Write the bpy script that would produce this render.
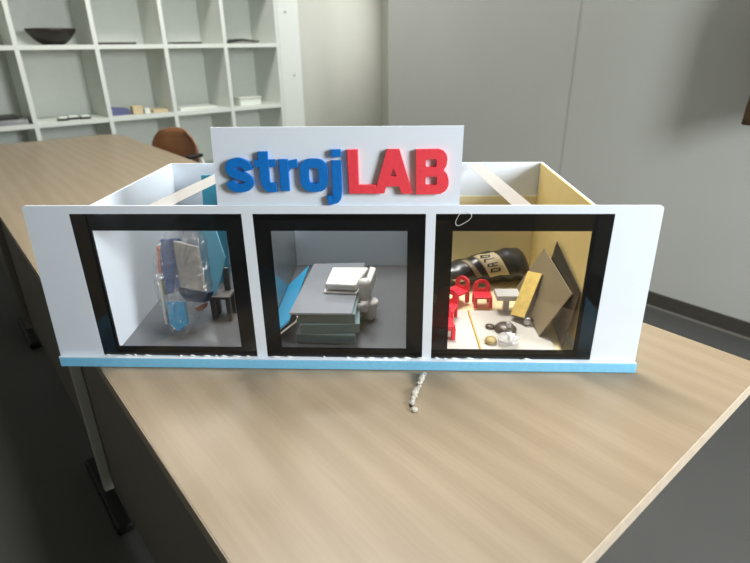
import bpy, bmesh, math, random
from mathutils import Vector, Matrix, noise
for o in list(bpy.data.objects): bpy.data.objects.remove(o)
random.seed(4)
SC = bpy.context.scene
C = SC.collection
PI = math.pi

# ------------------------------------------------------------------ camera
cam_d = bpy.data.cameras.new('camera')
cam = bpy.data.objects.new('camera', cam_d); C.objects.link(cam)
SC.camera = cam
cam_d.sensor_width = 36; cam_d.sensor_fit = 'HORIZONTAL'
cam_d.lens = 36 * 532.76 / 750
pitch, roll, head = 0.41598, -0.012678, 0.881412
F = Vector((math.cos(head)*math.cos(pitch), math.sin(head)*math.cos(pitch), -math.sin(pitch)))
Rv = Vector((math.sin(head), -math.cos(head), 0)); Uv = Rv.cross(F)
R2 = Rv*math.cos(roll) + Uv*math.sin(roll); U2 = -Rv*math.sin(roll) + Uv*math.cos(roll)
cam.matrix_world = Matrix(((R2.x, U2.x, -F.x, 0), (R2.y, U2.y, -F.y, 0), (R2.z, U2.z, -F.z, 1.24), (0, 0, 0, 1)))
cam_d.clip_start = .02
cam_d.dof.use_dof = True; cam_d.dof.focus_distance = 0.92; cam_d.dof.aperture_fstop = 5.0

# ------------------------------------------------------------------ world and light
w = bpy.data.worlds.new('sky'); SC.world = w; w.use_nodes = True
bg = w.node_tree.nodes['Background']; bg.inputs[0].default_value = (.72, .84, 1, 1); bg.inputs[1].default_value = 1.2
def area(name, loc, target, sx, sy, power, col):
    l = bpy.data.lights.new(name, 'AREA'); l.shape = 'RECTANGLE'; l.size = sx; l.size_y = sy; l.energy = power; l.color = col
    o = bpy.data.objects.new(name, l); C.objects.link(o); o.location = loc
    o.rotation_euler = (Vector(target)-Vector(loc)).to_track_quat('-Z', 'Y').to_euler()
    return o
area('window_light', (1.30, -1.40, 1.72), (1.1, 3, 1.0), .6, .9, 74, (.93, .97, 1))
area('window_light_far', (3.88, 3.75, 1.75), (1.5, 4.1, 1.2), .8, 1.2, 22, (.97, .98, .95))  # added fill for the recess and back wall, no known source there
area('ceiling_lamp_light', (.85, 1.1, 2.86), (.75, 1.1, 0), 1.2, .5, 19, (1, .98, .94)).data.spread = math.radians(95)  # added overhead fill that brightens the table and the model's interior
area('ceiling_lamp_light_far', (1.35, 3.1, 2.86), (1.35, 3.1, 0), 1.2, .5, 36, (1, .99, .95))  # added fill that brightens the shelves and the far table end
SC.view_settings.view_transform = 'Standard'; SC.view_settings.look = 'None'
SC.view_settings.gamma = 1; SC.view_settings.use_curve_mapping = False
SC.view_settings.exposure = 0.3

# ------------------------------------------------------------------ materials
def s2l(c): return tuple((x/255/12.92 if x/255 <= .04045 else ((x/255+.055)/1.055)**2.4) for x in c)
def mat(name, rgb, rough=.5, metal=0, spec=.5, var=.04, scale=30, bump=0, alpha=None, coat=0, trans=0, ior=1.45):
    m = bpy.data.materials.new(name); m.use_nodes = True; nt = m.node_tree; N = nt.nodes; L = nt.links
    b = N['Principled BSDF']; col = s2l(rgb)
    tc = N.new('ShaderNodeTexCoord'); no = N.new('ShaderNodeTexNoise'); no.inputs['Scale'].default_value = scale; no.inputs['Detail'].default_value = 4
    L.new(tc.outputs['Object'], no.inputs['Vector'])
    r = N.new('ShaderNodeValToRGB'); r.color_ramp.elements[0].position = .3; r.color_ramp.elements[1].position = .7
    r.color_ramp.elements[0].color = (*[max(0, x*(1-var)) for x in col], 1); r.color_ramp.elements[1].color = (*[min(1, x*(1+var)) for x in col], 1)
    L.new(no.outputs['Fac'], r.inputs['Fac']); L.new(r.outputs['Color'], b.inputs['Base Color'])
    b.inputs['Roughness'].default_value = rough; b.inputs['Metallic'].default_value = metal
    b.inputs['Specular IOR Level'].default_value = spec; b.inputs['Coat Weight'].default_value = coat
    b.inputs['Transmission Weight'].default_value = trans; b.inputs['IOR'].default_value = ior
    if bump:
        bp = N.new('ShaderNodeBump'); bp.inputs['Strength'].default_value = bump; bp.inputs['Distance'].default_value = .002
        L.new(no.outputs['Fac'], bp.inputs['Height']); L.new(bp.outputs['Normal'], b.inputs['Normal'])
    if alpha is not None: b.inputs['Alpha'].default_value = alpha
    return m
def clear(name, tint=(1, 1, 1), refl=.06, rough=.03, haze=0, hazecol=(.8, .8, .8), bump=0, bscale=40):
    m = bpy.data.materials.new(name); m.use_nodes = True; nt = m.node_tree; N = nt.nodes; L = nt.links
    N.remove(N['Principled BSDF']); out = N['Material Output']
    t = N.new('ShaderNodeBsdfTransparent'); t.inputs[0].default_value = (*tint, 1)
    g = N.new('ShaderNodeBsdfGlossy'); g.inputs['Roughness'].default_value = rough
    lw = N.new('ShaderNodeLayerWeight'); lw.inputs[0].default_value = .25
    mr = N.new('ShaderNodeMapRange'); mr.inputs['To Min'].default_value = refl; mr.inputs['To Max'].default_value = min(1, refl+.45)
    L.new(lw.outputs['Facing'], mr.inputs['Value'])
    mx = N.new('ShaderNodeMixShader'); L.new(mr.outputs[0], mx.inputs[0]); L.new(t.outputs[0], mx.inputs[1]); L.new(g.outputs[0], mx.inputs[2])
    last = mx
    if haze:
        d = N.new('ShaderNodeBsdfDiffuse'); d.inputs[0].default_value = (*hazecol, 1)
        m2 = N.new('ShaderNodeMixShader'); m2.inputs[0].default_value = haze
        L.new(mx.outputs[0], m2.inputs[1]); L.new(d.outputs[0], m2.inputs[2]); last = m2
    if bump:
        tc = N.new('ShaderNodeTexCoord'); no = N.new('ShaderNodeTexNoise'); no.inputs['Scale'].default_value = bscale; no.inputs['Detail'].default_value = 6
        L.new(tc.outputs['Object'], no.inputs['Vector']); bp = N.new('ShaderNodeBump'); bp.inputs['Strength'].default_value = bump; bp.inputs['Distance'].default_value = .03
        L.new(no.outputs['Fac'], bp.inputs['Height']); L.new(bp.outputs['Normal'], g.inputs['Normal'])
    L.new(last.outputs[0], out.inputs[0])
    return m
def wood_mat(name, a, b_, rough=.45, sx=60, sy=2.2, contrast=1):
    m = bpy.data.materials.new(name); m.use_nodes = True; nt = m.node_tree; N = nt.nodes; L = nt.links
    b = N['Principled BSDF']
    tc = N.new('ShaderNodeTexCoord'); mp = N.new('ShaderNodeMapping'); mp.inputs['Scale'].default_value = (sx, sy, sx)
    L.new(tc.outputs['Object'], mp.inputs[0])
    n1 = N.new('ShaderNodeTexNoise'); n1.inputs['Scale'].default_value = 1; n1.inputs['Detail'].default_value = 8; n1.inputs['Distortion'].default_value = .8
    L.new(mp.outputs[0], n1.inputs['Vector'])
    mp2 = N.new('ShaderNodeMapping'); mp2.inputs['Scale'].default_value = (sx/9, sy*.45, sx/9); L.new(tc.outputs['Object'], mp2.inputs[0])
    n2 = N.new('ShaderNodeTexNoise'); n2.inputs['Scale'].default_value = 1; n2.inputs['Detail'].default_value = 3; n2.inputs['Distortion'].default_value = 1.5
    L.new(mp2.outputs[0], n2.inputs['Vector'])
    # cathedral figure: rings around a long soft axis
    wv = N.new('ShaderNodeTexWave'); wv.inputs['Scale'].default_value = 3.0; wv.inputs['Distortion'].default_value = 9; wv.inputs['Detail'].default_value = 3; wv.inputs['Detail Scale'].default_value = .8
    wv.bands_direction = 'X'
    mp3 = N.new('ShaderNodeMapping'); mp3.inputs['Scale'].default_value = (2.0, .35, 1); L.new(tc.outputs['Object'], mp3.inputs[0]); L.new(mp3.outputs[0], wv.inputs['Vector'])
    def mx(f, i, j):
        k = N.new('ShaderNodeMath'); k.operation = 'MULTIPLY_ADD'; k.inputs[1].default_value = f
        L.new(i, k.inputs[0]); 
        if j is None: k.inputs[2].default_value = 0
        else: L.new(j, k.inputs[2])
        return k.outputs[0]
    s = mx(.55, n1.outputs['Fac'], mx(.2, n2.outputs['Fac'], mx(.22, wv.outputs['Fac'], None)))
    r = N.new('ShaderNodeValToRGB'); r.color_ramp.elements[0].position = .36; r.color_ramp.elements[1].position = .64
    r.color_ramp.elements[0].color = (*s2l(a), 1); r.color_ramp.elements[1].color = (*s2l(b_), 1)
    L.new(s, r.inputs[0]); L.new(r.outputs[0], b.inputs['Base Color'])
    b.inputs['Roughness'].default_value = rough
    return m
M = dict(
    wall=mat('painted_plaster', (184, 184, 174), .8, var=.02, scale=6, bump=.05),
    wallr=mat('grey_wall_panel', (176, 177, 170), .6, var=.02, scale=3),
    ceil=mat('ceiling_white', (215, 214, 208), .9, var=.02),
    floor=mat('grey_linoleum', (70, 70, 68), .5, var=.05, scale=4),
    base=mat('dark_skirting', (62, 60, 54), .6, var=.08),
    beech=wood_mat('beech_laminate', (138, 122, 99), (147, 131, 108), .38, 260, 9),
    edge=mat('pale_edge_band', (190, 175, 154), .5, var=.08, scale=80),
    greypanel=mat('grey_desk_panel', (136, 132, 122), .6, var=.03),
    postw=mat('white_painted_steel', (214, 214, 206), .4, var=.02),
    postb=mat('pale_blue_painted_steel', (165, 182, 192), .4, var=.02),
    black=mat('black_plastic', (22, 21, 20), .45, var=.1),
    shelf=mat('white_melamine', (222, 226, 218), .5, var=.015),
    acryl=mat('white_acrylic', (226, 234, 242), .22, var=.01, spec=.5),
    frame=None, pane=clear('clear_acrylic_pane', refl=.015, rough=.02),
    darkfloor=mat('grey_glossy_acrylic', (92, 95, 99), .13, var=.03, spec=.6),
    greyac=mat('grey_divider_acrylic', (112, 115, 114), .1, var=.03),
    yellow=mat('pale_yellow_board', (238, 212, 140), .5, var=.02),
    cream=mat('cream_board', (236, 222, 176), .5, var=.02),
    white=mat('white_card', (205, 201, 192), .5, var=.02),
    foamblue=mat('blue_insulation_foam', (128, 200, 236), .75, var=.05, scale=120, bump=.2),
    blue=mat('blue_foam_letter', (0, 112, 196), .6, var=.06, scale=150, bump=.2),
    red=mat('red_foam_letter', (238, 66, 78), .6, var=.05, scale=150, bump=.2),
    redpl=mat('red_plastic', (232, 40, 62), .4, var=.06),
    glue=mat('dried_white_glue', (235, 235, 228), .3, var=.05, bump=.3),
    tape=clear('frosted_tape', tint=(.95, .93, .91), refl=.03, rough=.3, haze=.35, hazecol=(.58, .55, .51)),
    bag=clear('clear_wrinkled_plastic', tint=(.97, .97, .98), refl=.18, rough=.12, haze=.03, bump=.6, bscale=110),
    brown=wood_mat('brown_plywood', (128, 86, 54), (146, 102, 68), .35, 30, 3),
    coat=mat('dark_brown_cloth', (78, 58, 34), .9, var=.35, scale=12, bump=.4),
    bowl=mat('dark_bowl', (44, 38, 32), .5, var=.1),
)
def frame_mat():
    m = bpy.data.materials.new('smoked_black_acrylic'); m.use_nodes = True; nt = m.node_tree; N = nt.nodes; L = nt.links
    b = N['Principled BSDF']; b.inputs['Base Color'].default_value = (.006, .006, .006, 1); b.inputs['Roughness'].default_value = .18
    b.inputs['Specular IOR Level'].default_value = .5
    t = N.new('ShaderNodeBsdfTransparent'); mx = N.new('ShaderNodeMixShader'); mx.inputs[0].default_value = .86
    L.new(t.outputs[0], mx.inputs[1]); L.new(b.outputs[0], mx.inputs[2]); L.new(mx.outputs[0], N['Material Output'].inputs[0])
    return m
M['frame'] = frame_mat()

# ------------------------------------------------------------------ mesh helpers
class G:
    """geometry in absolute coordinates of a frame; becomes one mesh"""
    def __init__(s): s.bm = bmesh.new()
    def box(s, x0, x1, y0, y1, z0, z1, mtx=None):
        v = [s.bm.verts.new(p) for p in ((x0,y0,z0),(x1,y0,z0),(x1,y1,z0),(x0,y1,z0),(x0,y0,z1),(x1,y0,z1),(x1,y1,z1),(x0,y1,z1))]
        for f in ((3,2,1,0),(4,5,6,7),(0,1,5,4),(1,2,6,5),(2,3,7,6),(3,0,4,7)): s.bm.faces.new([v[i] for i in f])
        if mtx: 
            for q in v: q.co = mtx @ q.co
        return s
    def prism(s, pts, f0, f1):
        """pts: 2D outline, f0/f1: functions (a,b)->3D for back and front"""
        a = [s.bm.verts.new(f0(*p)) for p in pts]; b = [s.bm.verts.new(f1(*p)) for p in pts]; n = len(pts)
        s.bm.faces.new(a[::-1]); s.bm.faces.new(b)
        for i in range(n): s.bm.faces.new((a[i], a[(i+1) % n], b[(i+1) % n], b[i]))
        return s
    def holed(s, outer, holes, f0, f1):
        cu = bpy.data.curves.new('tmp', 'CURVE'); cu.dimensions = '2D'; cu.fill_mode = 'BOTH'; cu.extrude = .5
        for ring in [outer]+holes:
            sp = cu.splines.new('POLY'); sp.points.add(len(ring)-1); sp.use_cyclic_u = True
            for q, p in zip(sp.points, ring): q.co = (p[0]*100, p[1]*100, 0, 1)
        ob = bpy.data.objects.new('tmp', cu); C.objects.link(ob)
        dg = bpy.context.evaluated_depsgraph_get(); me = bpy.data.meshes.new_from_object(ob.evaluated_get(dg))
        base = len(s.bm.verts); s.bm.from_mesh(me); s.bm.verts.ensure_lookup_table()
        for v in s.bm.verts[base:]:
            a, b, z = v.co.x/100, v.co.y/100, v.co.z
            v.co = Vector(f1(a, b)) if z > 0 else Vector(f0(a, b))
        bpy.data.objects.remove(ob); bpy.data.curves.remove(cu); bpy.data.meshes.remove(me)
        return s
    def lathe(s, prof, c=(0, 0, 0), n=24, mtx=None):
        rings = []
        for r, z in prof:
            ring = []
            for i in range(n):
                a = 2*PI*i/n; p = Vector((r*math.cos(a), r*math.sin(a), z))
                if mtx: p = mtx @ p
                ring.append(s.bm.verts.new(p+Vector(c)))
            rings.append(ring)
        for k in range(len(rings)-1):
            for i in range(n): s.bm.faces.new((rings[k][i], rings[k][(i+1) % n], rings[k+1][(i+1) % n], rings[k+1][i]))
        s.bm.faces.new(rings[0][::-1]); s.bm.faces.new(rings[-1])
        return s
    def tube(s, path, r, n=8, closed=False):
        P = [Vector(p) for p in path]; rings = []
        for i, p in enumerate(P):
            t = (P[min(i+1, len(P)-1)]-P[max(i-1, 0)]).normalized()
            up = Vector((0, 0, 1)) if abs(t.z) < .9 else Vector((1, 0, 0))
            a = t.cross(up).normalized(); b = t.cross(a)
            rr = r[i] if isinstance(r, (list, tuple)) else r
            rings.append([s.bm.verts.new(p+(a*math.cos(2*PI*k/n)+b*math.sin(2*PI*k/n))*rr) for k in range(n)])
        for k in range(len(rings)-1):
            for i in range(n): s.bm.faces.new((rings[k][i], rings[k][(i+1) % n], rings[k+1][(i+1) % n], rings[k+1][i]))
        s.bm.faces.new(rings[0][::-1]); s.bm.faces.new(rings[-1])
        return s
    def stroke(s, path, wd, f0, f1):
        P = smooth(path); n = len(P); l = []; r = []
        for i, p in enumerate(P):
            t = (P[min(i+1, n-1)]-P[max(i-1, 0)]).normalized(); nn = Vector((-t.y, t.x))
            l.append(p+nn*wd/2); r.append(p-nn*wd/2)
        V = [[s.bm.verts.new(f(q.x, q.y)) for q in side] for f in (f0, f1) for side in (l, r)]
        bl, br, fl, fr = V
        for i in range(n-1):
            s.bm.faces.new((bl[i], bl[i+1], br[i+1], br[i])); s.bm.faces.new((fl[i], fr[i], fr[i+1], fl[i+1]))
            s.bm.faces.new((bl[i], fl[i], fl[i+1], bl[i+1])); s.bm.faces.new((br[i], br[i+1], fr[i+1], fr[i]))
        for i in (0, n-1): s.bm.faces.new((bl[i], br[i], fr[i], fl[i]))
        return s
def smooth(path, k=5):
    P = [Vector(p) for p in path]
    if len(P) < 3: return P
    out = []
    for i in range(len(P)-1):
        p0, p1, p2, p3 = P[max(i-1, 0)], P[i], P[i+1], P[min(i+2, len(P)-1)]
        for j in range(k):
            t = j/k
            out.append(.5*((2*p1)+(p2-p0)*t+(2*p0-5*p1+4*p2-p3)*t*t+(3*p1-p0-3*p2+p3)*t**3))
    out.append(P[-1]); return out
ORI = {}
BR = 0.837839 - PI/2                       # heading of the shop model
BD = Vector((math.cos(0.837839), math.sin(0.837839), 0)); BW = Vector((math.sin(0.837839), -math.cos(0.837839), 0))
def obj(name, g, m, parent=None, smooth_=False, bevel=0, kind=None, seg=2):
    """links the geometry as ONE mesh object, relative to its thing's origin"""
    me = bpy.data.meshes.new(name); bm = g.bm
    bmesh.ops.recalc_face_normals(bm, faces=bm.faces)
    off = ORI.get(parent.name, Vector((0, 0, 0))) if parent else Vector((0, 0, 0))
    for v in bm.verts: v.co -= off
    bm.to_mesh(me); bm.free(); me.materials.append(m)
    o = bpy.data.objects.new(name, me); C.objects.link(o)
    if parent: o.parent = parent; ORI[o.name] = off
    if smooth_:
        for p in me.polygons: p.use_smooth = True
    if bevel:
        b = o.modifiers.new('bevel', 'BEVEL'); b.width = bevel; b.segments = seg; b.limit_method = 'ANGLE'; b.angle_limit = .6
    if kind: o['kind'] = kind
    return o
def tag(o, label, cat, group=None, kind=None):
    o['label'] = label; o['category'] = cat
    if group: o['group'] = group
    if kind: o['kind'] = kind
    return o
def thing(name, label, cat, base, group=None, box=False):
    """Empty at the thing's base; box=True: coordinates (w, d, z) of the shop model's frame"""
    o = bpy.data.objects.new(name, None); C.objects.link(o); o.empty_display_size = .05
    b = Vector(base); ORI[o.name] = b
    if box:
        p = BW*b.x + BD*(b.y+.768); o.location = (p.x, p.y, b.z); o.rotation_euler = (0, 0, BR)
    else: o.location = b
    return tag(o, label, cat, group)
def single(name, g, m, label, cat, base, group=None, box=False, **kw):
    b = Vector(base)
    for v in g.bm.verts: v.co -= b
    o = obj(name, g, m, None, **kw)
    if box:
        p = BW*b.x + BD*(b.y+.768); o.location = (p.x, p.y, b.z); o.rotation_euler = (0, 0, BR)
    else: o.location = b
    return tag(o, label, cat, group)
def struct(name, g, m, **kw):
    o = obj(name, g, m, **kw); o['kind'] = 'structure'; return o

# ------------------------------------------------------------------ the room
XL, XR, YF, YB, H = -2.0, 2.654, -1.5, 4.65, 2.9
struct('floor', G().box(XL-.1, 4.1, YF-.1, YB+.1, -.1, 0), M['floor'])
struct('ceiling', G().box(XL-.1, 4.1, YF-.1, YB+.1, H, H+.1), M['ceil'])
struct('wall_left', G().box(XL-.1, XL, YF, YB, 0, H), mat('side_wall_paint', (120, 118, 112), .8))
struct('wall_right', G().box(XR, XR+.12, YF, 3.046, 0, H), M['wallr'], bevel=.004)
struct('wall_recess', G().box(3.96, 4.08, YF, 3.3, 0, H).box(3.96, 4.08, 4.2, YB, 0, H).box(3.96, 4.08, 3.3, 4.2, 0, 1.1).box(3.96, 4.08, 3.3, 4.2, 2.4, H), M['wall'])
wr = bpy.data.objects.new('window_2', None); C.objects.link(wr); wr['kind'] = 'structure'  # unseen window, added to go with the recess fill
obj('window_frame', G().box(3.98, 4.04, 3.3, 3.35, 1.1, 2.4).box(3.98, 4.04, 4.15, 4.2, 1.1, 2.4).box(3.98, 4.04, 3.35, 4.15, 1.1, 1.15).box(3.98, 4.04, 3.35, 4.15, 2.35, 2.4), M['postw'], wr)
obj('glass', G().box(4.007, 4.013, 3.35, 4.15, 1.15, 2.35), M['pane'], wr)
struct('wall_back', G().box(XL-.1, 4.1, YB, YB+.1, 0, H), M['wall'])
gf = G()
wins = ((.85, 1.75, 1.2, 2.25),)
gf.box(XL-.1, .85, YF-.12, YF, 0, H); gf.box(1.75, 4.1, YF-.12, YF, 0, H); gf.box(.85, 1.75, YF-.12, YF, 0, 1.2); gf.box(.85, 1.75, YF-.12, YF, 2.25, H)
struct('wall_front', gf, M['wall'])
for k, (x0, x1, z0, z1) in enumerate(wins):
    wr = bpy.data.objects.new('window_%d' % (k+1), None); C.objects.link(wr); wr['kind'] = 'structure'
    g = G(); y0, y1 = YF-.09, YF-.03
    g.box(x0, x0+.05, y0, y1, z0, z1); g.box(x1-.05, x1, y0, y1, z0, z1); g.box(x0+.05, x1-.05, y0, y1, z0, z0+.05); g.box(x0+.05, x1-.05, y0, y1, z1-.05, z1)
    g.box((x0+x1)/2-.03, (x0+x1)/2+.03, y0, y1, z0+.05, z1-.05)
    obj('window_frame', g, M['postw'], wr); obj('glass', G().box(x0+.05, x1-.05, YF-.063, YF-.057, z0+.05, z1-.05), M['pane'], wr)
struct('baseboard_right', G().box(XR-.012, XR-.0005, YF, 3.046, .0005, .078), M['base'])
struct('trim_1', G().box(XR-.017, XR-.0125, YF, 3.046, .0005, .010), mat('light_seam', (120, 118, 110), .5))
struct('trim_2', G().box(XR-.003, XR+.0005, 1.598, 1.602, .07, H-.002), mat('panel_joint', (168, 169, 162), .6))
struct('baseboard_back', G().box(2.70, 3.955, YB-.012, YB-.0005, .0005, .07), M['base'])

# ------------------------------------------------------------------ the shelving unit on the far wall
SY, SB = 4.20, 4.63
sh = thing('shelving_unit', 'tall white open shelving unit of square compartments on the far wall', 'shelves', (.6, SY, 0))
UX = [-.795, -.33, .135, .60, 1.065, 1.53, 1.995, 2.46]; RZ = [.08, .313, .785, 1.257, 1.73, 2.2]
RZ = [.014, .313, .785, 1.257, 1.73, 2.2]
for x in UX: obj('upright', G().box(x-.014, x+.014, SY, SB-.012, .0005, 2.214), M['shelf'], sh)
for z in RZ: obj('shelf_board', G().box(UX[0], UX[-1]-.013, SY+.001, SB-.012, z-.014, z+.014), M['shelf'], sh)
obj('back_panel', G().box(UX[0]-.01, UX[-1]+.01, SB-.012, SB, .0005, 2.21), M['shelf'], sh)
st = obj('side_stile', G().box(2.4745, 2.672, SY-.002, SB-.012, .0005, 2.45), M['shelf'], sh)
for z, x in ((1.503, 2.548), (1.02, 2.593)):
    obj('screw', G().lathe([(.007, 0), (.007, .004)], (x, SY-.002, z), 12, Matrix.Rotation(PI/2, 4, 'X')), M['greypanel'], st)
def shelf_item(name, g, m, label, cat, base, **kw): return single(name, g, m, label, cat, base, **kw)
z1, z2 = 1.2715, .7995
bp = [(r_*.93, z_*.93) for r_, z_ in [(.055, 0), (.075, .004), (.12, .04), (.155, .085), (.163, .105), (.157, .107), (.148, .088), (.11, .046), (.06, .016), (.001, .012)]]
shelf_item('bowl', G().lathe(bp, (.845, 4.37, z1), 32), M['bowl'], 'dark brown round bowl on the white shelf, upper left', 'bowl', (.845, 4.37, z1), smooth_=True)
shelf_item('flat_folder', G().box(1.11, 1.34, 4.23, 4.45, z1, z1+.014), M['bowl'], 'thin dark folder lying flat on shelf just right of the bowl', 'folder', (1.22, 4.34, z1), bevel=.002)
shelf_item('flat_folder', G().box(1.64, 1.82, 4.23, 4.45, z1, z1+.013), M['bowl'], 'small thin dark folder lying flat, second right of the bowl', 'folder', (1.70, 4.34, z1), bevel=.002)
g = G(); lt = thing('open_book', 'dark open book lying face down on the upper shelf beside the white stile', 'book', (2.2, 4.35, z1))
g.prism([(2.02, z1+.001), (2.02, z1+.012), (2.17, z1+.035), (2.32, z1+.018), (2.32, z1+.012), (2.17, z1+.024)], lambda a, b: (a, 4.25, b), lambda a, b: (a, 4.47, b))
obj('cover', g, M['black'], lt)
obj('pages', G().prism([(2.03, z1+.0005), (2.17, z1+.023), (2.31, z1+.011), (2.30, z1+.0005)], lambda a, b: (a, 4.256, b), lambda a, b: (a, 4.464, b)), M['greypanel'], lt)
# lower visible shelf
ob = thing('storage_box', 'grey flat box with dark lid on lower shelf at the left edge', 'box', (.45, 4.36, z2))
obj('body', G().box(.36, .57, 4.24, 4.46, z2, z2+.035), M['greyac'], ob, bevel=.003)
obj('lid', G().box(.355, .52, 4.235, 4.465, z2+.0355, z2+.048), M['black'], ob, bevel=.002)
for k, (x, y, ww) in enumerate(((.775, 4.27, .045), (.845, 4.30, .05), (.915, 4.27, .045))):
    ca = thing('small_case', ['small white case with black base, leftmost of three below the bowl', 'white case with black base in the middle of three below the bowl', 'small white case with black base, rightmost of three below the bowl'][k], 'case', (x, y, z2), 'small white cases below the bowl')
    obj('base', G().box(x-ww*.7, x+ww*.7, y-.03, y+.03, z2, z2+.012), M['black'], ca)
    obj('top', G().box(x-ww*.6, x+ww*.6, y-.026, y+.026, z2+.0125, z2+.026), M['shelf'], ca, bevel=.004)
pb = mat('purple_blue_card', (88, 92, 132), .6); bgx = mat('beige_card', (206, 188, 150), .6)
single('folded_card', G().prism([(1.09, z2), (1.24, z2), (1.225, z2+.04), (1.10, z2+.06)], lambda a, b: (a, 4.30, b), lambda a, b: (a, 4.40, b)), pb, 'blue violet folded box on lower shelf, left of the beige block', 'box', (1.16, 4.35, z2), bevel=.002)
single('block', G().box(1.245, 1.315, 4.27, 4.34, z2, z2+.06), bgx, 'small beige block on lower shelf beside the blue violet box', 'block', (1.28, 4.30, z2), bevel=.004)
single('block', G().box(1.325, 1.365, 4.26, 4.31, z2, z2+.038), M['shelf'], 'small white block on lower shelf right of the beige block', 'block', (1.345, 4.28, z2), bevel=.004)
single('paper_stack', G().box(1.39, 1.50, 4.27, 4.42, z2, z2+.022), bgx, 'low stack of cream papers behind the brown chair back, on lower shelf', 'papers', (1.44, 4.33, z2), bevel=.001)
single('paper_stack', G().box(1.60, 1.90, 4.28, 4.5, z2, z2+.018), M['shelf'], 'flat white papers on lower shelf left of the white carton', 'papers', (1.75, 4.4, z2), bevel=.001)
wc = thing('white_carton', 'white oblong carton on the lower shelf beside the end stile', 'box', (2.2, 4.35, z2))
obj('body', G().box(2.10, 2.29, 4.26, 4.38, z2, z2+.05), M['shelf'], wc, bevel=.003)
obj('lid', G().box(2.095, 2.295, 4.255, 4.385, z2+.051, z2+.066), M['postw'], wc, bevel=.003)

# ------------------------------------------------------------------ hanging coat at the right wall
cg = G(); n = 44; top, rows = 1.74, 22; ct = []
for j in range(rows+1):
    t = j/rows; row = []
    for i in range(n):
        a = 2*PI*i/n
        wy = .09+.17*min(1, t*2.2)**.6; wx = .028+.02*t
        f = 1+.12*math.sin(a*7+t*2)*t
        yy = .425+wy*math.cos(a)*f+.02*t; xx = 2.45+wx*math.sin(a)*f*(1+.2*math.sin(a*5))
        zz = top-(.79-.22*(.5-.5*math.cos(a)))*t+.012*math.sin(3*a)*t
        row.append(cg.bm.verts.new((xx, yy, zz)))
    ct.append(row)
for j in range(rows):
    for i in range(n): cg.bm.faces.new((ct[j][i], ct[j][(i+1) % n], ct[j+1][(i+1) % n], ct[j+1][i]))
cg.bm.faces.new(ct[0]); cg.bm.faces.new(ct[-1][::-1])
co = thing('hanging_coat', 'dark brown coat hanging on the right wall at the picture edge', 'coat', (2.45, .385, .94))
obj('coat_body', cg, M['coat'], co, smooth_=True)
obj('collar', G().tube([(2.45, .285, 1.715), (2.45, .325, 1.75), (2.45, .445, 1.75), (2.45, .485, 1.715)], .022, 8), M['coat'], co, smooth_=True)
hk = thing('coat_hook', 'small metal hook on the right wall carrying the brown coat', 'hook', (2.64, .385, 1.78))
obj('hook_arm', G().tube([(2.648, .385, 1.80), (2.55, .385, 1.785), (2.46, .385, 1.782), (2.43, .385, 1.80)], .005), M['greypanel'], hk, smooth_=True)
obj('plate', G().box(2.6475, 2.6535, .365, .405, 1.77, 1.83), M['greypanel'], hk)

# ------------------------------------------------------------------ the long table
TX0, TX1, TY0, TY1, TZ = .132, .987, .167, 3.83, .74
tb = thing('long_table', 'long beech-topped table with grey side panel and white legs', 'table', (.56, 2.0, 0))
pts = []
for cx, cy, a0, r in ((TX1, TY0, -PI/2, .004), (TX1, TY1, 0, .12), (TX0, TY1, PI/2, .05), (TX0, TY0, PI, .004)):
    sx = -1 if cx == TX1 else 1; sy = 1 if cy == TY0 else -1
    for k in range(7): a = a0+PI/2*k/6; pts.append((cx+sx*r+r*math.cos(a), cy+sy*r+r*math.sin(a)))
obj('tabletop', G().prism(pts, lambda a, b: (a, b, TZ-.0245), lambda a, b: (a, b, TZ)), M['beech'], tb)
def band(pts, e0, e1):
    g = G(); P = [Vector((*p, 0)) for p in pts]; n = len(P); c = []
    for i in range(n):
        t = (P[(i+1) % n]-P[i-1]).normalized(); c.append(Vector((t.y, -t.x, 0)))
    inn = [g.bm.verts.new(P[i]+c[i]*e0+Vector((0, 0, TZ-.0255))) for i in range(n)]; inn2 = [g.bm.verts.new(P[i]+c[i]*e0+Vector((0, 0, TZ-.0012))) for i in range(n)]
    ou = [g.bm.verts.new(P[i]+c[i]*e1+Vector((0, 0, TZ-.0255))) for i in range(n)]; ou2 = [g.bm.verts.new(P[i]+c[i]*e1+Vector((0, 0, TZ-.0012))) for i in range(n)]
    for i in range(n):
        j = (i+1) % n
        for A, B in ((inn, ou), (ou, ou2), (ou2, inn2)): g.bm.faces.new((A[i], A[j], B[j], B[i]))
    return g
obj('edge_band', band(pts, .0001, .0015), M['edge'], tb)
obj('side_panel', G().box(.166, .184, .26, 3.70, .06, TZ-.025), M['greypanel'], tb)
for y in (1.46, 2.78):
    for x, fx in ((.152, .147), (.968, .973)):
        lg = obj('leg', G().box(x-.0125, x+.0125, y-.0125, y+.0125, .03, TZ-.025), M['postw'] if y < 2 else M['greypanel'], tb, bevel=.002)
        obj('foot_bar', G().box(fx-.022, fx+.022, y-.18, y+.18, .0005, .03), M['black'], lg, bevel=.008, seg=3)
lg = obj('leg', G().lathe([(.028, .02), (.028, TZ-.026)], (.418, .20, 0), 24), M['postb'], tb, smooth_=False)
obj('foot_pad', G().lathe([(.04, .0005), (.04, .012), (.03, .02)], (.418, .20, 0), 24), M['black'], lg)

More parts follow.
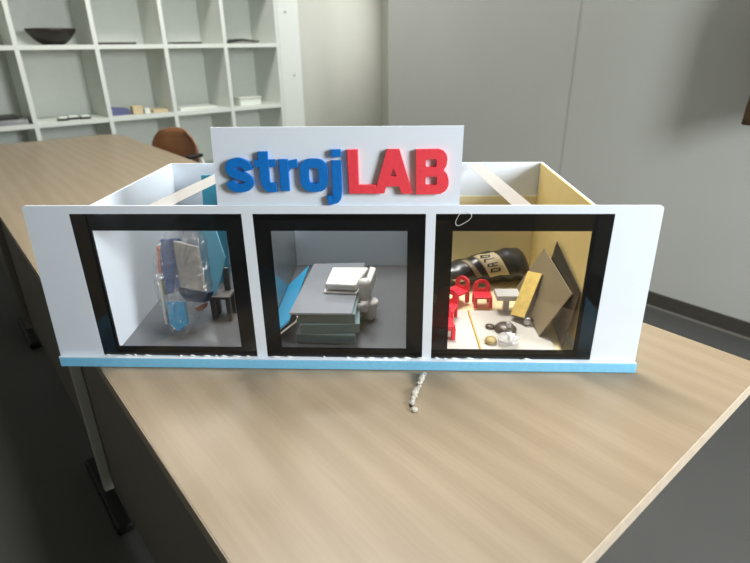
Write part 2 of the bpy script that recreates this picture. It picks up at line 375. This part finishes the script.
# ------------------------------------------------------------------ chairs at the far side
def chair(y, label, rot=0):
    c = thing('armchair', label, 'chair', (1.02, y, 0), 'brown plywood armchairs at the long table')
    X = 1.10
    # curved back, rounded upper corners, grows from the seat
    g = G(); nu, nv = 18, 10; fr = []; bk = []
    for j in range(nv+1):
        v = j/nv; z = .46+.365*v
        hw = .175 if v < .6 else .175*(1-((v-.6)/.4)**2.8*.40)
        a = []; b = []
        for i in range(nu+1):
            u = -1+2*i/nu; zz = z-.02*u*u*v*v
            dx = .03*(1-u*u)+.03*v
            a.append(g.bm.verts.new((X+dx-.006, y+hw*u, zz))); b.append(g.bm.verts.new((X+dx+.006, y+hw*u, zz)))
        fr.append(a); bk.append(b)
    for j in range(nv):
        for i in range(nu):
            g.bm.faces.new((fr[j][i], fr[j][i+1], fr[j+1][i+1], fr[j+1][i])); g.bm.faces.new((bk[j][i], bk[j+1][i], bk[j+1][i+1], bk[j][i+1]))
    for j in range(nv):
        for i in (0, nu): g.bm.faces.new((fr[j][i], fr[j+1][i], bk[j+1][i], bk[j][i]))
    for i in range(nu):
        for j in (0, nv): g.bm.faces.new((fr[j][i], fr[j][i+1], bk[j][i+1], bk[j][i]))
    obj('backrest', g, M['brown'], c, smooth_=True)
    obj('seat', G().box(.72, 1.12, y-.17, y+.17, .44, .456), M['brown'], c, bevel=.006)
    for s in (-1, 1):
        yy = y+s*.225
        obj('armrest', G().box(.985, 1.09, yy-.016, yy+.016, .686, .704), M['black'], c, bevel=.005)
        obj('leg', G().tube([(1.00, yy, .686), (.82, yy, .42), (.80, yy, .0005)], .010), M['postw'], c, smooth_=True)
        obj('leg', G().tube([(1.08, yy, .686), (1.17, yy, .44), (1.22, yy, .0005)], .010), M['postw'], c, smooth_=True)
    obj('seat_frame', G().box(.80, 1.06, y-.21, y+.21, .42, .438), M['black'], c)
    c.rotation_euler.z = rot
    return c
chair(3.12, 'brown plywood armchair whose rounded back rises beyond the long table', math.radians(25))
chair(2.24, 'brown plywood armchair mostly hidden behind the lettered sign board')

# ------------------------------------------------------------------ the shop model (frame w, d, z)
FB, BDp = .785, .343
def fz(d): return .768+.02*d/.325
bx = thing('shop_model', 'white acrylic model shopfront with three black-framed windows on blue foam base', 'model', (-.09, 0, .74), box=True)
obj('foam_base', G().box(-.5775, .3955, -.008, .335, .7405, .7585), M['foamblue'], bx, bevel=.0015)
obj('ledge_strip', G().box(-.5765, .3945, -.0078, -.0006, .7586, .7596), M['acryl'], bx)  # white strip stands in for glare on the foam's front ledge
TL, TR, BLx, BRx, ZT, ZB = -.5720, .3895, -.578, .395, 1.0235, .7587
def edgeL(z): return BLx+(TL-BLx)*(z-ZB)/(ZT-ZB)
def edgeR(z): return BRx+(TR-BRx)*(z-ZB)/(ZT-ZB)
# front panel with three openings
outer = [(BLx, ZB), (BRx, ZB)]
for k in range(6): a = PI/2*k/5; outer.append((TR-.006+.006*math.cos(a), ZT-.006+.006*math.sin(a)))
for k in range(6): a = PI/2+PI/2*k/5; outer.append((TL+.006+.006*math.cos(a), ZT-.006+.006*math.sin(a)))
WN = [((-.501, -.2345), (-.4715, -.2605)), ((-.2175, .0438), (-.192, .0166)), ((.0585, .321), (.085, .292))]
zo0, zo1, zi0, zi1 = .7602, 1.0108, .7773, .9838
holes = [[(a, zo0), (b, zo0), (b, zo1), (a, zo1)] for (a, b), _ in WN]
obj('front_panel', G().holed(outer, holes, lambda a, b: (a, .003, b), lambda a, b: (a, 0, b)), M['acryl'], bx)
for (a, b), (c_, d_) in WN:
    fr = obj('window_frame', G().holed([(a+.0003, zo0+.0003), (b-.0003, zo0+.0003), (b-.0003, zo1-.0003), (a+.0003, zo1-.0003)], [[(c_, zi0), (d_, zi0), (d_, zi1), (c_, zi1)]], lambda p, q: (p, .0028, q), lambda p, q: (p, .0003, q)), M['frame'], bx)
    obj('window_pane', G().box(c_+.0003, d_-.0003, .0012, .0024, zi0+.0003, zi1-.0003), M['pane'], fr)
# dried glue beads along the lower frame edges
for (a, b), _ in WN:
    x = a+.004
    while x < b-.01:
        L = random.uniform(.004, .018)
        if random.random() < .6:
            g = G().tube([(x, -.0006, .7602), (x+L/2, -.0008, .7606+random.uniform(0, .0012)), (x+L, -.0006, .7602)], [.0006, random.uniform(.001, .0018), .0006], 6); obj('glue_bead', g, M['glue'], bx, smooth_=True)
        x += L+random.uniform(.002, .012)
g = G(); g.tube(smooth([Vector((.094, -.001, 1.012)), Vector((.088, -.0015, .999)), Vector((.0915, -.0015, .993)), Vector((.099, -.0015, .996)), Vector((.109, -.0015, 1.003)), Vector((.111, -.001, 1.010)), Vector((.104, -.001, 1.014))]), .0004, 6)
obj('glue_thread', g, M['glue'], bx)
# walls of the box
WL, WR = -.4755, .2965
ZW = 1.0182
obj('side_wall', G().prism([(WL-.003, .0035), (WL, .0035), (WL, BDp+.003), (WL-.003, BDp+.003)], lambda a, b: (a, b, .7587), lambda a, b: (a, b, ZW)), M['acryl'], bx)
obj('side_wall', G().box(WR, WR+.003, .0035, BDp+.003, .7587, ZW), M['acryl'], bx)
obj('back_wall', G().box(WL, WR, BDp, BDp+.003, .7587, ZW), M['acryl'], bx)
obj('divider', G().box(-.2265, -.2245, .0035, BDp-.0005, .7587, ZW-.001), M['greyac'], bx)
obj('divider', G().box(.0515, .0535, .0035, BDp-.0005, .7587, ZW-.001), M['greyac'], bx)
def floorsheet(a, b, m, nm, t=.0, d0=.004, d1=BDp-.001):
    g = G(); v = [(a, d0), (b, d0), (b, d1), (a, d1)]
    g.prism(v, lambda p, q: (p, q, fz(q)-.003+t), lambda p, q: (p, q, fz(q)+t)); return obj(nm, g, m, bx)
g = G(); g.prism([(WL+.0003, .004), (-.227, .004), (-.227, BDp-.001), (WL+.0003, BDp-.001)], lambda p, q: (p, q, fz(q)-.0033), lambda p, q: (p, q, fz(q)-.0003)); obj('floor_sheet', g, M['darkfloor'], bx)
floorsheet(-.224, .051, M['darkfloor'], 'floor_sheet', -.0003)
floorsheet(.054, WR-.0005, M['cream'], 'floor_sheet', -.0003)
# yellow lining of the right-hand compartment
obj('wall_lining', G().box(.0545, WR-.002, BDp-.0025, BDp-.0005, fz(.343)+.0005, .948), M['cream'], bx)
obj('wall_lining', G().box(WR-.0022, WR-.0002, .004, BDp-.003, .79, ZW-.001), M['yellow'], bx)
# frosted tape braces over the open top
def brace(P):
    g = G(); g.prism(P, lambda a, b: (a, b, ZW+.0004), lambda a, b: (a, b, ZW+.0007)); obj('tape_strip', g, M['tape'], bx)
brace([(.142, .324), (.174, .324), (.205, .004), (.175, .004)])
brace([(-.345, .20), (-.335, .324), (-.295, .324), (-.350, .004), (-.388, .004)][1:])
# sign with letters
f0 = lambda a, b: (a, .0033, b); f1 = lambda a, b: (a, -.0022, b); f2 = lambda a, b: (a, -.0020, b)
sg = obj('sign_board', G().prism([(-.2705, 1.0), (.0925, 1.0), (.0935, 1.137), (-.2655, 1.137)], lambda a, b: (a, .0065, b), lambda a, b: (a, .0035, b)), M['acryl'], bx)
def letter(g, m): return obj('letter', g, m, sg, bevel=.0008, seg=2)
sw = .0138
letter(G().stroke([(-.2155, 1.0765), (-.2185, 1.084), (-.2295, 1.0885), (-.2400, 1.0855), (-.2430, 1.079), (-.2385, 1.0725), (-.229, 1.0695), (-.2195, 1.0655), (-.2160, 1.0590), (-.2200, 1.0530), (-.2310, 1.0505), (-.2410, 1.053), (-.2455, 1.0605)], .0128, f0, f1), M['blue'])
letter(G().stroke([(-.1925, 1.1035), (-.1925, 1.075), (-.1925, 1.060), (-.1885, 1.0520), (-.1765, 1.0515)], sw, f0, f1).stroke([(-.2060, 1.0865), (-.1755, 1.0870)], .0105, f0, f2), M['blue'])
letter(G().stroke([(-.1635, 1.0925), (-.1640, 1.0460)], sw, f0, f1).stroke([(-.1625, 1.076), (-.1555, 1.0840), (-.1430, 1.0865)], .012, f0, f2), M['blue'])
def rr(x0, x1, y0, y1, r):
    out = []
    for cx, cy, a0 in ((x1-r, y0+r, -PI/2), (x1-r, y1-r, 0), (x0+r, y1-r, PI/2), (x0+r, y0+r, PI)):
        for k in range(6): a = a0+PI/2*k/5; out.append((cx+r*math.cos(a), cy+r*math.sin(a)))
    return out
letter(G().holed(rr(-.1405, -.1000, 1.0448, 1.0930, .0155), [rr(-.1275, -.1130, 1.0570, 1.0805, .006)], f0, f1), M['blue'])
letter(G().stroke([(-.0870, 1.0905), (-.0870, 1.060), (-.0875, 1.043), (-.0900, 1.0345), (-.1020, 1.0315)], sw, f0, f1).prism([(-.0940, 1.0955), (-.0800, 1.0955), (-.0800, 1.1060), (-.0940, 1.1060)], f0, f1), M['blue'])
letter(G().prism([(-.0715, 1.1055), (-.0555, 1.1060), (-.0550, 1.0550), (-.0300, 1.0550), (-.0300, 1.0420), (-.0700, 1.0420)], f0, f1), M['red'])
letter(G().holed([(-.0140, 1.1060), (.0035, 1.1060), (.0235, 1.0420), (.0070, 1.0420), (.0035, 1.0530), (-.0150, 1.0530), (-.0180, 1.0425), (-.0325, 1.0420)], [[(-.0050, 1.0790), (.0005, 1.0675), (-.0100, 1.0675)]], f0, f1), M['red'])
letter(G().holed([(.0270, 1.1055), (.0590, 1.1060), (.0660, 1.1035), (.0705, 1.0985), (.0720, 1.0920), (.0710, 1.0830), (.0670, 1.0760), (.0725, 1.0700), (.0750, 1.0620), (.0750, 1.0540), (.0715, 1.0465), (.0640, 1.0415), (.0285, 1.0410)],
    [rr(.0415, .0570, 1.0805, 1.0920, .0025), rr(.0418, .0580, 1.0545, 1.0670, .0025)], f0, f1), M['red'])

# ------------------------------------------------------------------ left compartment: plastic bag with foam offcuts
SL = math.sqrt(1+.35**2); nx = Vector((0, 1, -.35))/SL
def tl(a, s, k): return Vector((a, .03+.35*s/SL, .773+s/SL))+nx*k      # leaning plane of the bag, k = depth behind it
def block(name, pts, k0, k1, m, label, cat, group=None):
    c = Vector((0, 0, 0))
    for p in pts: c += tl(p[0], p[1], (k0+k1)/2)
    c /= len(pts); zmin = min(tl(p[0], p[1], k).z for p in pts for k in (k0, k1)); c.z = zmin
    return single(name, G().prism(pts, lambda a, b: tl(a, b, k1), lambda a, b: tl(a, b, k0)), m, label, cat, c, group, box=True, bevel=.0015)
GR = 'foam offcuts inside the clear plastic bag'
dblue = mat('dark_blue_foam', (30, 84, 150), .6, var=.1, scale=80); navy = mat('navy_foam', (26, 62, 104), .6); cyan = mat('cyan_packet', (0, 160, 210), .35, var=.15, scale=60, bump=.6)
orange = mat('orange_foam', (232, 138, 98), .7); green = mat('lime_foam', (150, 176, 70), .7); lblue = mat('light_blue_board', (132, 206, 236), .55); teal = mat('teal_board', (60, 140, 166), .5)
block('foam_block', [(-.4130, .1759), (-.3885, .1777), (-.3775, .0930), (-.4040, .0790), (-.4120, .1187)], .010, .040, dblue, 'dark blue foam block in plastic bag, left of the white block', 'foam block', GR)
block('foam_block', [(-.3880, .1742), (-.3458, .1631), (-.3344, .0842), (-.3770, .0927)], .004, .018, M['white'], 'white foam block in the middle of the plastic bag', 'foam block', GR)
block('foam_block', [(-.3870, .0905), (-.3284, .0825), (-.3376, .0650), (-.3711, .0680)], .008, .040, navy, 'navy foam slab under the white block in bag', 'foam block', GR)
block('foam_packet', [(-.4031, .0663), (-.3729, .0665), (-.3698, .0256), (-.3834, .0140), (-.3981, .0258)], .006, .024, cyan, 'bright cyan crumpled packet at the bottom of the plastic bag', 'packet', GR)
block('foam_strip', [(-.4205, .1638), (-.4140, .1604), (-.4130, .1152), (-.4190, .1169)], .012, .034, orange, 'orange foam strip along left edge of plastic bag', 'foam strip', GR)
block('foam_strip', [(-.3615, .0525), (-.3385, .0640), (-.3396, .0560), (-.350, .048)], .020, .034, orange, 'small orange foam scrap low at right in plastic bag', 'foam strip', GR)
block('foam_strip', [(-.4130, .1060), (-.4057, .0995), (-.4099, .0768)], .012, .030, green, 'lime green foam strip at left side of plastic bag', 'foam strip', GR)
block('foam_sheet', [(-.4205, .1050), (-.4140, .1045), (-.4040, .0260), (-.4080, .0257)], .010, .030, M['white'], 'thin white foam sheet on the lower left side inside bag', 'foam sheet', GR)
# the bag: wrinkled closed skin around them
g = G(); out = [(-.4085, .1830), (-.3904, .2000), (-.3600, .2040), (-.3430, .1960), (-.3330, .1399), (-.3290, .0850), (-.3500, .0400), (-.3700, .0100), (-.3891, .0035), (-.4028, .0150), (-.4255, .0907), (-.4265, .1517)]
ring = smooth([Vector((*p, 0)) for p in out+[out[0]]], 4)[:-1]; cx = sum(p.x for p in ring)/len(ring); cy = sum(p.y for p in ring)/len(ring)
lay = []
for k in range(9):
    ph = -PI/2+PI*k/8; sc = max(.06, math.cos(ph))**.35 if 0 < k < 8 else .35; kk = .021+.025*math.sin(ph)
    lay.append([g.bm.verts.new(tl(cx+(p.x-cx)*sc+.0015*math.sin(i*2.1+k), max(.001, cy+(p.y-cy)*sc+.0015*math.cos(i*1.7+k*2)), kk+.0012*math.sin(i*1.3+k*3))) for i, p in enumerate(ring)])
for k in range(8):
    for i in range(len(ring)): g.bm.faces.new((lay[k][i], lay[k][(i+1) % len(ring)], lay[k+1][(i+1) % len(ring)], lay[k+1][i]))
g.bm.faces.new(lay[0]); g.bm.faces.new(lay[-1])
for v in g.bm.verts: v.co.z = max(v.co.z, fz(v.co.y)+.0008)
random.seed(11)
for v in g.bm.verts: v.co += Vector((random.uniform(-1, 1)*.0012, random.uniform(-1, 1)*.0028, random.uniform(-1, 1)*.0012)); v.co.z = max(v.co.z, fz(v.co.y)+.0008)
single('plastic_bag', g, M['bag'], 'clear wrinkled plastic bag of foam offcuts in the left window', 'bag', (-.385, .05, .7715), box=True)
# boards behind the bag
def leanboard(pts, y0, y1, t, z0, z1): return lambda a, b: (a, y0+(y1-y0)*(b-z0)/(z1-z0), b), lambda a, b: (a, y0-t+(y1-y0)*(b-z0)/(z1-z0), b)
fb, ff = leanboard(None, .10, .155, .004, .78, .98)
single('foam_board', G().prism([(-.340, .8242), (-.332, .8242), (-.3190, .862), (-.3120, .890), (-.335, .965), (-.360, .955), (-.356, .87)], fb, ff), lblue, 'light blue pointed foam board standing at right behind the plastic bag', 'board', (-.335, .11, .8242), box=True, bevel=.0005)
fb, ff = leanboard(None, .255, .30, .004, .786, 1.005)
single('foam_board', G().prism([(-.398, .7865), (-.352, .7865), (-.352, 1.004), (-.398, 1.004)], fb, ff), teal, 'teal board leaning on the back wall, seen over the shopfront top', 'board', (-.32, .255, .7865), box=True, bevel=.0005)
fb, ff = leanboard(None, .262, .312, .004, .786, 1.015)
ms = thing('model_chair', 'small pale model chair in dim right part of the left window', 'model chair', (-.325, .115, .775), box=True)
dimw = mat('pale_grey_plastic', (100, 97, 93), .5)
obj('seat', G().box(-.342, -.305, .10, .135, .818, .823), dimw, ms); obj('backrest', G().box(-.3225, -.3115, .131, .135, .8235, .868), dimw, ms)
for x in (-.342, -.313):
    for y in (.10, .127): obj('leg', G().box(x, x+.008, y, y+.008, fz(y)+.0006, .8178), dimw, ms)

# ------------------------------------------------------------------ middle compartment
glassm = mat('smoked_glass_slab', (58, 76, 78), .12, var=.1, spec=.6); rim = mat('glass_rim', (112, 132, 132), .25)
for k in range(3):
    z0 = .7752+k*.0195; r = Matrix.Translation((-.117, .12, 0)) @ Matrix.Rotation(math.radians([-2, 3, -1][k]), 4, 'Z')
    q = thing('smoked_box', ['smoked clear box at the bottom of the stack in the middle window', 'smoked clear box in the middle of the stack of three', 'smoked clear box topmost of three, under the grey sheet'][k], 'box', (-.117, .12, z0), 'smoked boxes stacked in the middle window', box=True)
    obj('body', G().box(-.050, .050, -.100, .095, z0, z0+.0165, r), glassm, q, bevel=.0008)
    obj('rim', G().box(-.0505, .0505, -.1005, .0955, z0+.0168, z0+.0182, r), rim, q)
sheet = mat('grey_mirror_sheet', (120, 124, 130), .1, var=.02, spec=.8)
single('acrylic_sheet', G().prism([(-.176, .008), (-.073, .008), (-.063, .232), (-.166, .225)], lambda a, b: (a, b, .8365), lambda a, b: (a, b, .8395)), sheet, 'glossy grey acrylic sheet lying on the stack in middle window', 'sheet', (-.12, .12, .8365), box=True)
# blue sheet leaning against the stack
single('blue_foam_sheet', G().prism([(-.2235, .7775+.0), (-.178, .822), (-.178, .826), (-.2235, .7815)], lambda a, b: (a, .235, b+.006), lambda a, b: (a, .012, b-.001)), mat('sky_blue_sheet', (62, 160, 205), .35), 'sky blue sheet sloping down left of the smoked boxes', 'sheet', (-.2, .15, .7765), box=True)
single('white_strip', G().tube([(-.2190, .0080, .7795), (-.166, .0070, .824), (-.1625, .0065, .834)], .0014, 8), M['white'], 'thin bent white strip along the front of the blue sheet', 'strip', (-.19, .007, .778), box=True)
wp = mat('white_print_plastic', (204, 203, 200), .45, var=.02)
so = thing('model_bench', 'white plastic model bench lying on the glossy grey sheet', 'model furniture', (-.09, .12, .8397), box=True)
tf = lambda z: (lambda a, b: (a, b, z))
obj('panel', G().prism([(-.1285, .083), (-.070, .078), (-.050, .165), (-.1225, .165)], tf(.8399), tf(.8435)), wp, so, bevel=.001)
obj('cushion', G().prism([(-.1255, .085), (-.071, .080), (-.052, .163), (-.1210, .163)], tf(.8462), tf(.8585)), wp, so, bevel=.003)
obj('spacer', G().prism([(-.118, .095), (-.078, .090), (-.060, .155), (-.112, .155)], tf(.8436), tf(.8461)), wp, so)
obj('arm', G().lathe([(.004, .828), (.009, .830), (.0105, .836), (.0105, .861), (.009, .867), (.004, .8695)], (-.0555, .082, 0), 20), wp, so, smooth_=True)
obj('arm', G().prism([(-.055, .092), (-.045, .092), (-.038, .160), (-.050, .168)], tf(.832), tf(.8590)), wp, so, bevel=.003)
cu = thing('model_toilet', 'small white plastic model toilet standing on grey floor of middle window', 'model furniture', (-.052, .105, .7748), box=True)
obj('bowl_body', G().lathe([(.0095, .7752), (.011, .782), (.0155, .800), (.0175, .8105), (.016, .8135), (.003, .8140)], (-.050, .112, 0), 24), wp, cu, smooth_=True)
obj('tank', G().lathe([(.003, -.012), (.0078, -.0105), (.0085, .0), (.0078, .0105), (.003, .012)], (-.063, .090, .8085), 20, Matrix.Rotation(PI/2, 4, 'Y')), wp, cu, smooth_=True)

# ------------------------------------------------------------------ right compartment
single('white_sheet', G().prism([(.0565, .008), (.1400, .008), (.1340, .140), (.0565, .145)], lambda a, b: (a, b, fz(b)+.0003), lambda a, b: (a, b, fz(b)+.0028)), M['white'], 'white sheet on the model floor under the red chairs, left', 'sheet', (.10, .07, .770), box=True)
ws = thing('white_board', 'white panel with yellow edge on the model floor under the grey gadget', 'sheet', (.2, .07, .770), box=True)
obj('panel_sheet', G().prism([(.1445, .008), (.2680, .008), (.262, .100), (.235, .142), (.1385, .140)], lambda a, b: (a, b, fz(b)+.0003), lambda a, b: (a, b, fz(b)+.0028)), M['white'], ws)
obj('edge_strip', G().prism([(.1415, .008), (.1442, .008), (.1383, .140), (.1355, .140)], lambda a, b: (a, b, fz(b)+.0003), lambda a, b: (a, b, fz(b)+.0036)), mat('ochre_edge', (206, 168, 84), .5), ws)
# black bag: puffy roll with printed label
def roll(u, v, e=0):
    """u along, v around"""
    x = .070+.205*u; hz = (.014+.021*math.sin(min(1, u*1.15)*PI/2))*(1-max(0, (u-.86)/.14)**2*.5)*(1-max(0, (.12-u)/.12)**2*.6)
    hy = .034*(1-max(0, (u-.9)/.1)**2*.4); a = 2*PI*v
    wr = 1+.04*math.sin(u*23+a*2)+.03*math.sin(u*41-a*3)
    return Vector((x, .245+.03*u+(hy*wr+e)*math.cos(a), fz(.25)+.0025+hz*1.04+(hz*wr*.97+e)*math.sin(a)))
def patch(u0, u1, v0, v1, nu, nv, e, sk=0):
    g = G(); rows = [[g.bm.verts.new(roll(u0+(u1-u0)*i/nu+sk*(j/nv), v0+(v1-v0)*j/nv, e)) for i in range(nu+1)] for j in range(nv+1)]
    for j in range(nv):
        for i in range(nu): g.bm.faces.new((rows[j][i], rows[j][i+1], rows[j+1][i+1], rows[j+1][i]))
    return g
def solidp(u0, u1, v0, v1, nu, nv, e, sk=0):
    g = G(); A = [[[g.bm.verts.new(roll(u0+(u1-u0)*i/nu+sk*(j/nv), v0+(v1-v0)*j/nv, ee)) for i in range(nu+1)] for j in range(nv+1)] for ee in (e-.0003, e)]
    for L in A:
        for j in range(nv):
            for i in range(nu): g.bm.faces.new((L[j][i], L[j][i+1], L[j+1][i+1], L[j+1][i]))
    for j in range(nv):
        for i in (0, nu): g.bm.faces.new((A[0][j][i], A[0][j+1][i], A[1][j+1][i], A[1][j][i]))
    for i in range(nu):
        for j in (0, nv): g.bm.faces.new((A[0][j][i], A[0][j][i+1], A[1][j][i+1], A[1][j][i]))
    return g
g = G(); rows = [[g.bm.verts.new(roll(i/30, k/28)) for k in range(28)] for i in range(31)]
for i in range(30):
    for k in range(28): g.bm.faces.new((rows[i][k], rows[i][(k+1) % 28], rows[i+1][(k+1) % 28], rows[i+1][k]))
g.bm.faces.new(rows[0]); g.bm.faces.new(rows[-1])
blk = mat('black_film', (44, 42, 38), .28, var=.3, scale=25, bump=.3); lab = mat('beige_label', (178, 162, 124), .5, var=.06)
bb = thing('black_bag', 'black plastic package with beige lettered label against the cream back wall', 'package', (.17, .255, .7835), box=True)
obj('package_body', g, blk, bb, smooth_=True)
lb = obj('label', solidp(.42, .62, .26, .54, 8, 14, .0009, .16), lab, bb, smooth_=True)
obj('label', solidp(.30, .35, .26, .54, 3, 14, .0009, .16), mat('grey_stripe', (120, 108, 84), .5), bb, smooth_=True)
obj('label', solidp(.20, .34, .50, .55, 6, 5, .0009, .05), M['white'], bb, smooth_=True)
# dark print: four blocky letters down the label (rows of short strokes)
g = G()
def bar(g, u0, u1, v0, v1): 
    h = solidp(u0, u1, v0, v1, 3, 2, .0014, 0); me = bpy.data.meshes.new('t'); h.bm.to_mesh(me); h.bm.free(); g.bm.from_mesh(me); bpy.data.meshes.remove(me)
def sk(v): return .16*(v-.26)/.28
for n, vv in enumerate((.29, .345, .40, .455)):
    s0 = sk(vv)
    bar(g, .47+s0, .57+s0, vv, vv+.009)
    if n != 1: bar(g, .47+s0, .57+s0, vv+.028, vv+.037)
    bar(g, .47+s0, .49+s0, vv, vv+.037)
    if n in (0, 3): bar(g, .55+s0, .57+s0, vv, vv+.037)
    if n == 2: bar(g, .515+s0, .53+s0, vv, vv+.037)
obj('letter', g, blk, lb)

# red model chairs
def redchair(w_, d_, ang, label, s=1.0, z0=None):
    z = fz(d_)+.0032 if z0 is None else z0
    c = thing('model_chair', label, 'model chair', (0, 0, 0), 'red plastic model chairs in the right window', box=False)
    p = BW*w_+BD*(d_+.768); c.location = (p.x, p.y, z); c.rotation_euler = (0, 0, BR+math.radians(ang)); c.scale = (s, s, s)
    ORI[c.name] = Vector((0, 0, 0))
    o_ = [(-.017, .020)]
    for k in range(9): a = PI-PI*k/8; o_.append((.017*math.cos(a), .033+.014*math.sin(a)))
    o_.append((.017, .020))
    h_ = rr(-.008, .008, .029, .040, .0045)
    obj('backrest', G().holed(o_, [h_], lambda a, b: (a, .017+.1*(b-.02), b), lambda a, b: (a, .0135+.1*(b-.02), b)), M['redpl'], c, bevel=.0006)
    obj('seat', G().box(-.017, .017, -.015, .017, .0195, .0235), M['redpl'], c, bevel=.001)
    for x in (-.0145, .0145):
        for y in (-.0125, .0145): obj('leg', G().box(x-.003, x+.003, y-.003, y+.003, 0, .0193), M['redpl'], c, bevel=.0006)
    return c
redchair(.165, .160, 0, 'red model chair beside the white pedestal, facing out', .98)
redchair(.116, .172, -50, 'red model chair standing farthest back at left', 1.05)
redchair(.080, .052, 8, 'red model chair nearest to glass, half behind the black frame', 1.15)
redchair(.089, .108, -20, 'red model chair right behind the nearest red chair', 1.15)

# white pedestal table, T shaped
pt = thing('model_table', 'small white T-shaped pedestal table beside the yellow sponge', 'model furniture', (.206, .142, .780), box=True)
obj('table_top', G().box(.186, .230, .126, .160, .806, .8165), wp, pt, bevel=.0015)
obj('pedestal', G().box(.2015, .2120, .138, .148, fz(.14)+.0032, .8058), wp, pt, bevel=.001)

# plates leaning on the right side
def plate(B, Rr, T, t, nrm=1):
    B, Rr, T = Vector(B), Vector(Rr), Vector(T); n = (Rr-B).cross(T-B).normalized()*t*nrm; Lq = B+T-Rr
    g = G(); P = [B, Rr, T, Lq]; a = [g.bm.verts.new(p) for p in P]; b = [g.bm.verts.new(p+n) for p in P]
    g.bm.faces.new(a); g.bm.faces.new(b[::-1])
    for i in range(4): g.bm.faces.new((a[i], a[(i+1) % 4], b[(i+1) % 4], b[i]))
    return g
taupe = mat('taupe_sheet', (142, 128, 100), .25, var=.04, spec=.6); dk = mat('dark_sheet', (52, 46, 38), .3, var=.1)
single('square_plate', plate((.250, .052, .7745), (.2880, .030, .866), (.279, .185, .889), .002), taupe, 'taupe square plate leaning on its corner, in front of darker plate', 'plate', (.249, .056, .7745), box=True, bevel=.0005)
single('square_plate', plate((.278, .014, .7745), (.2925, .007, .880), (.2895, .150, .915), .0015), dk, 'dark square plate on its corner against the yellow side wall', 'plate', (.266, .03, .7745), box=True, bevel=.0005)
# yellow sponge with grey side
B, Lv, Wv = Vector((.2085, .108, .7885)), Vector((.036, .048, .066)), Vector((.0205, -.0197, .0031)); nn = Lv.cross(Wv).normalized()
if nn.y < 0: nn = -nn
def slab(B, e, f, h):
    g = G(); v = [g.bm.verts.new(p) for p in (B, B+e, B+e+f, B+f, B+h, B+e+h, B+e+f+h, B+f+h)]
    for q in ((0,1,2,3),(7,6,5,4),(0,4,5,1),(1,5,6,2),(2,6,7,3),(3,7,4,0)): g.bm.faces.new([v[i] for i in q])
    return g
B.z += .0
sp = thing('sponge', 'yellow sponge with grey side leaning on the taupe plate', 'sponge', tuple(B), box=True)
obj('yellow_face', slab(B, Wv, Lv, nn*.002), mat('yellow_foam', (222, 192, 104), .75, var=.12, scale=90, bump=.4), sp, bevel=.0005)
obj('grey_body', slab(B+nn*.0021, Wv, Lv, nn*.014), mat('grey_foam', (128, 126, 124), .7, var=.1, scale=90), sp, bevel=.001)
kn = thing('toy_wheel', 'tiny silver wheel at the foot of the yellow sponge', 'wheel', (.238, .085, .777), box=True)
silver = mat('silver', (190, 190, 192), .3, metal=.7); dgrey = mat('dark_grey_metal', (98, 92, 84), .35, metal=.5)
RX = Matrix.Rotation(PI/2, 4, 'X')
obj('tyre', G().lathe([(.004, -.003), (.0075, -.0025), (.0075, .0025), (.004, .003)], (.2365, .088, .7845), 20, RX), silver, kn, smooth_=True)
obj('hub', G().lathe([(.003, -.002), (.003, .006)], (.243, .091, .788), 12, RX), M['black'], kn)
# grey gadget and clear cup
gd = thing('metal_gadget', 'grey domed gadget with a silver cube, lying in front of sponge', 'gadget', (.195, .073, .776), box=True)
obj('dome', G().lathe([(.019, .7755), (.020, .779), (.014, .785), (.006, .788), (.001, .7885)], (.194, .073, 0), 24), dgrey, gd, smooth_=True)
obj('cube', G().box(.1935, .2015, .062, .070, .784, .795), silver, gd, bevel=.001)
obj('tail', G().lathe([(.001, .7755), (.008, .776), (.008, .780), (.003, .782)], (.168, .080, 0), 16), dgrey, gd, smooth_=True)
cp = thing('clear_cup', 'tiny clear and white cup near the glass in right window', 'cup', (.188, .028, .7735), box=True)
obj('cup_wall', G().lathe([(.010, .7735), (.017, .778), (.018, .786), (.017, .786), (.010, .776), (.001, .775)], (.190, .028, 0), 24), clear('cup_clear', refl=.15, haze=.3), cp, smooth_=True)
obj('white_core', G().lathe([(.004, .7755), (.0045, .792), (.001, .793)], (.193, .028, 0), 16), M['glue'], cp, smooth_=True)
single('resin_lump', G().lathe([(.004, .7735), (.011, .776), (.009, .781), (.001, .7835)], (.162, .032, 0), 14), mat('amber_resin', (222, 200, 140), .3, trans=.4), 'pale amber resin lump left of the clear cup', 'lump', (.162, .032, .7735), box=True, smooth_=True)

# ------------------------------------------------------------------ dried glue streak on the table
g = G(); path = smooth([Vector(p) for p in ((.532, .523, .7405), (.518, .514, .7415), (.505, .505, .7412), (.493, .499, .742), (.481, .491, .7415), (.470, .484, .7412), (.462, .477, .7410))], 6)
rad = [.0030+.0016*abs(math.sin(i*1.7))+.0012*math.sin(i*.37) for i in range(len(path))]
ph = [Vector((p.x+.0018*math.sin(i*2.3), p.y+.0018*math.cos(i*1.9), .7401+rad[i]*.9)) for i, p in enumerate(path)]
g.tube(ph, rad, 8)
g.lathe([(.001, .7402), (.006, .7405), (.005, .7440), (.001, .7455)], (.458, .467, 0), 12)
for v in g.bm.verts: v.co.z = max(.7402, v.co.z)
single('glue_streak', g, mat('cloudy_glue', (205, 200, 186), .25, var=.1, scale=200, bump=.5, trans=.35), 'lumpy whitish dried glue streak on the wooden table before the blue base', 'glue', (.495, .497, .7402), smooth_=True)
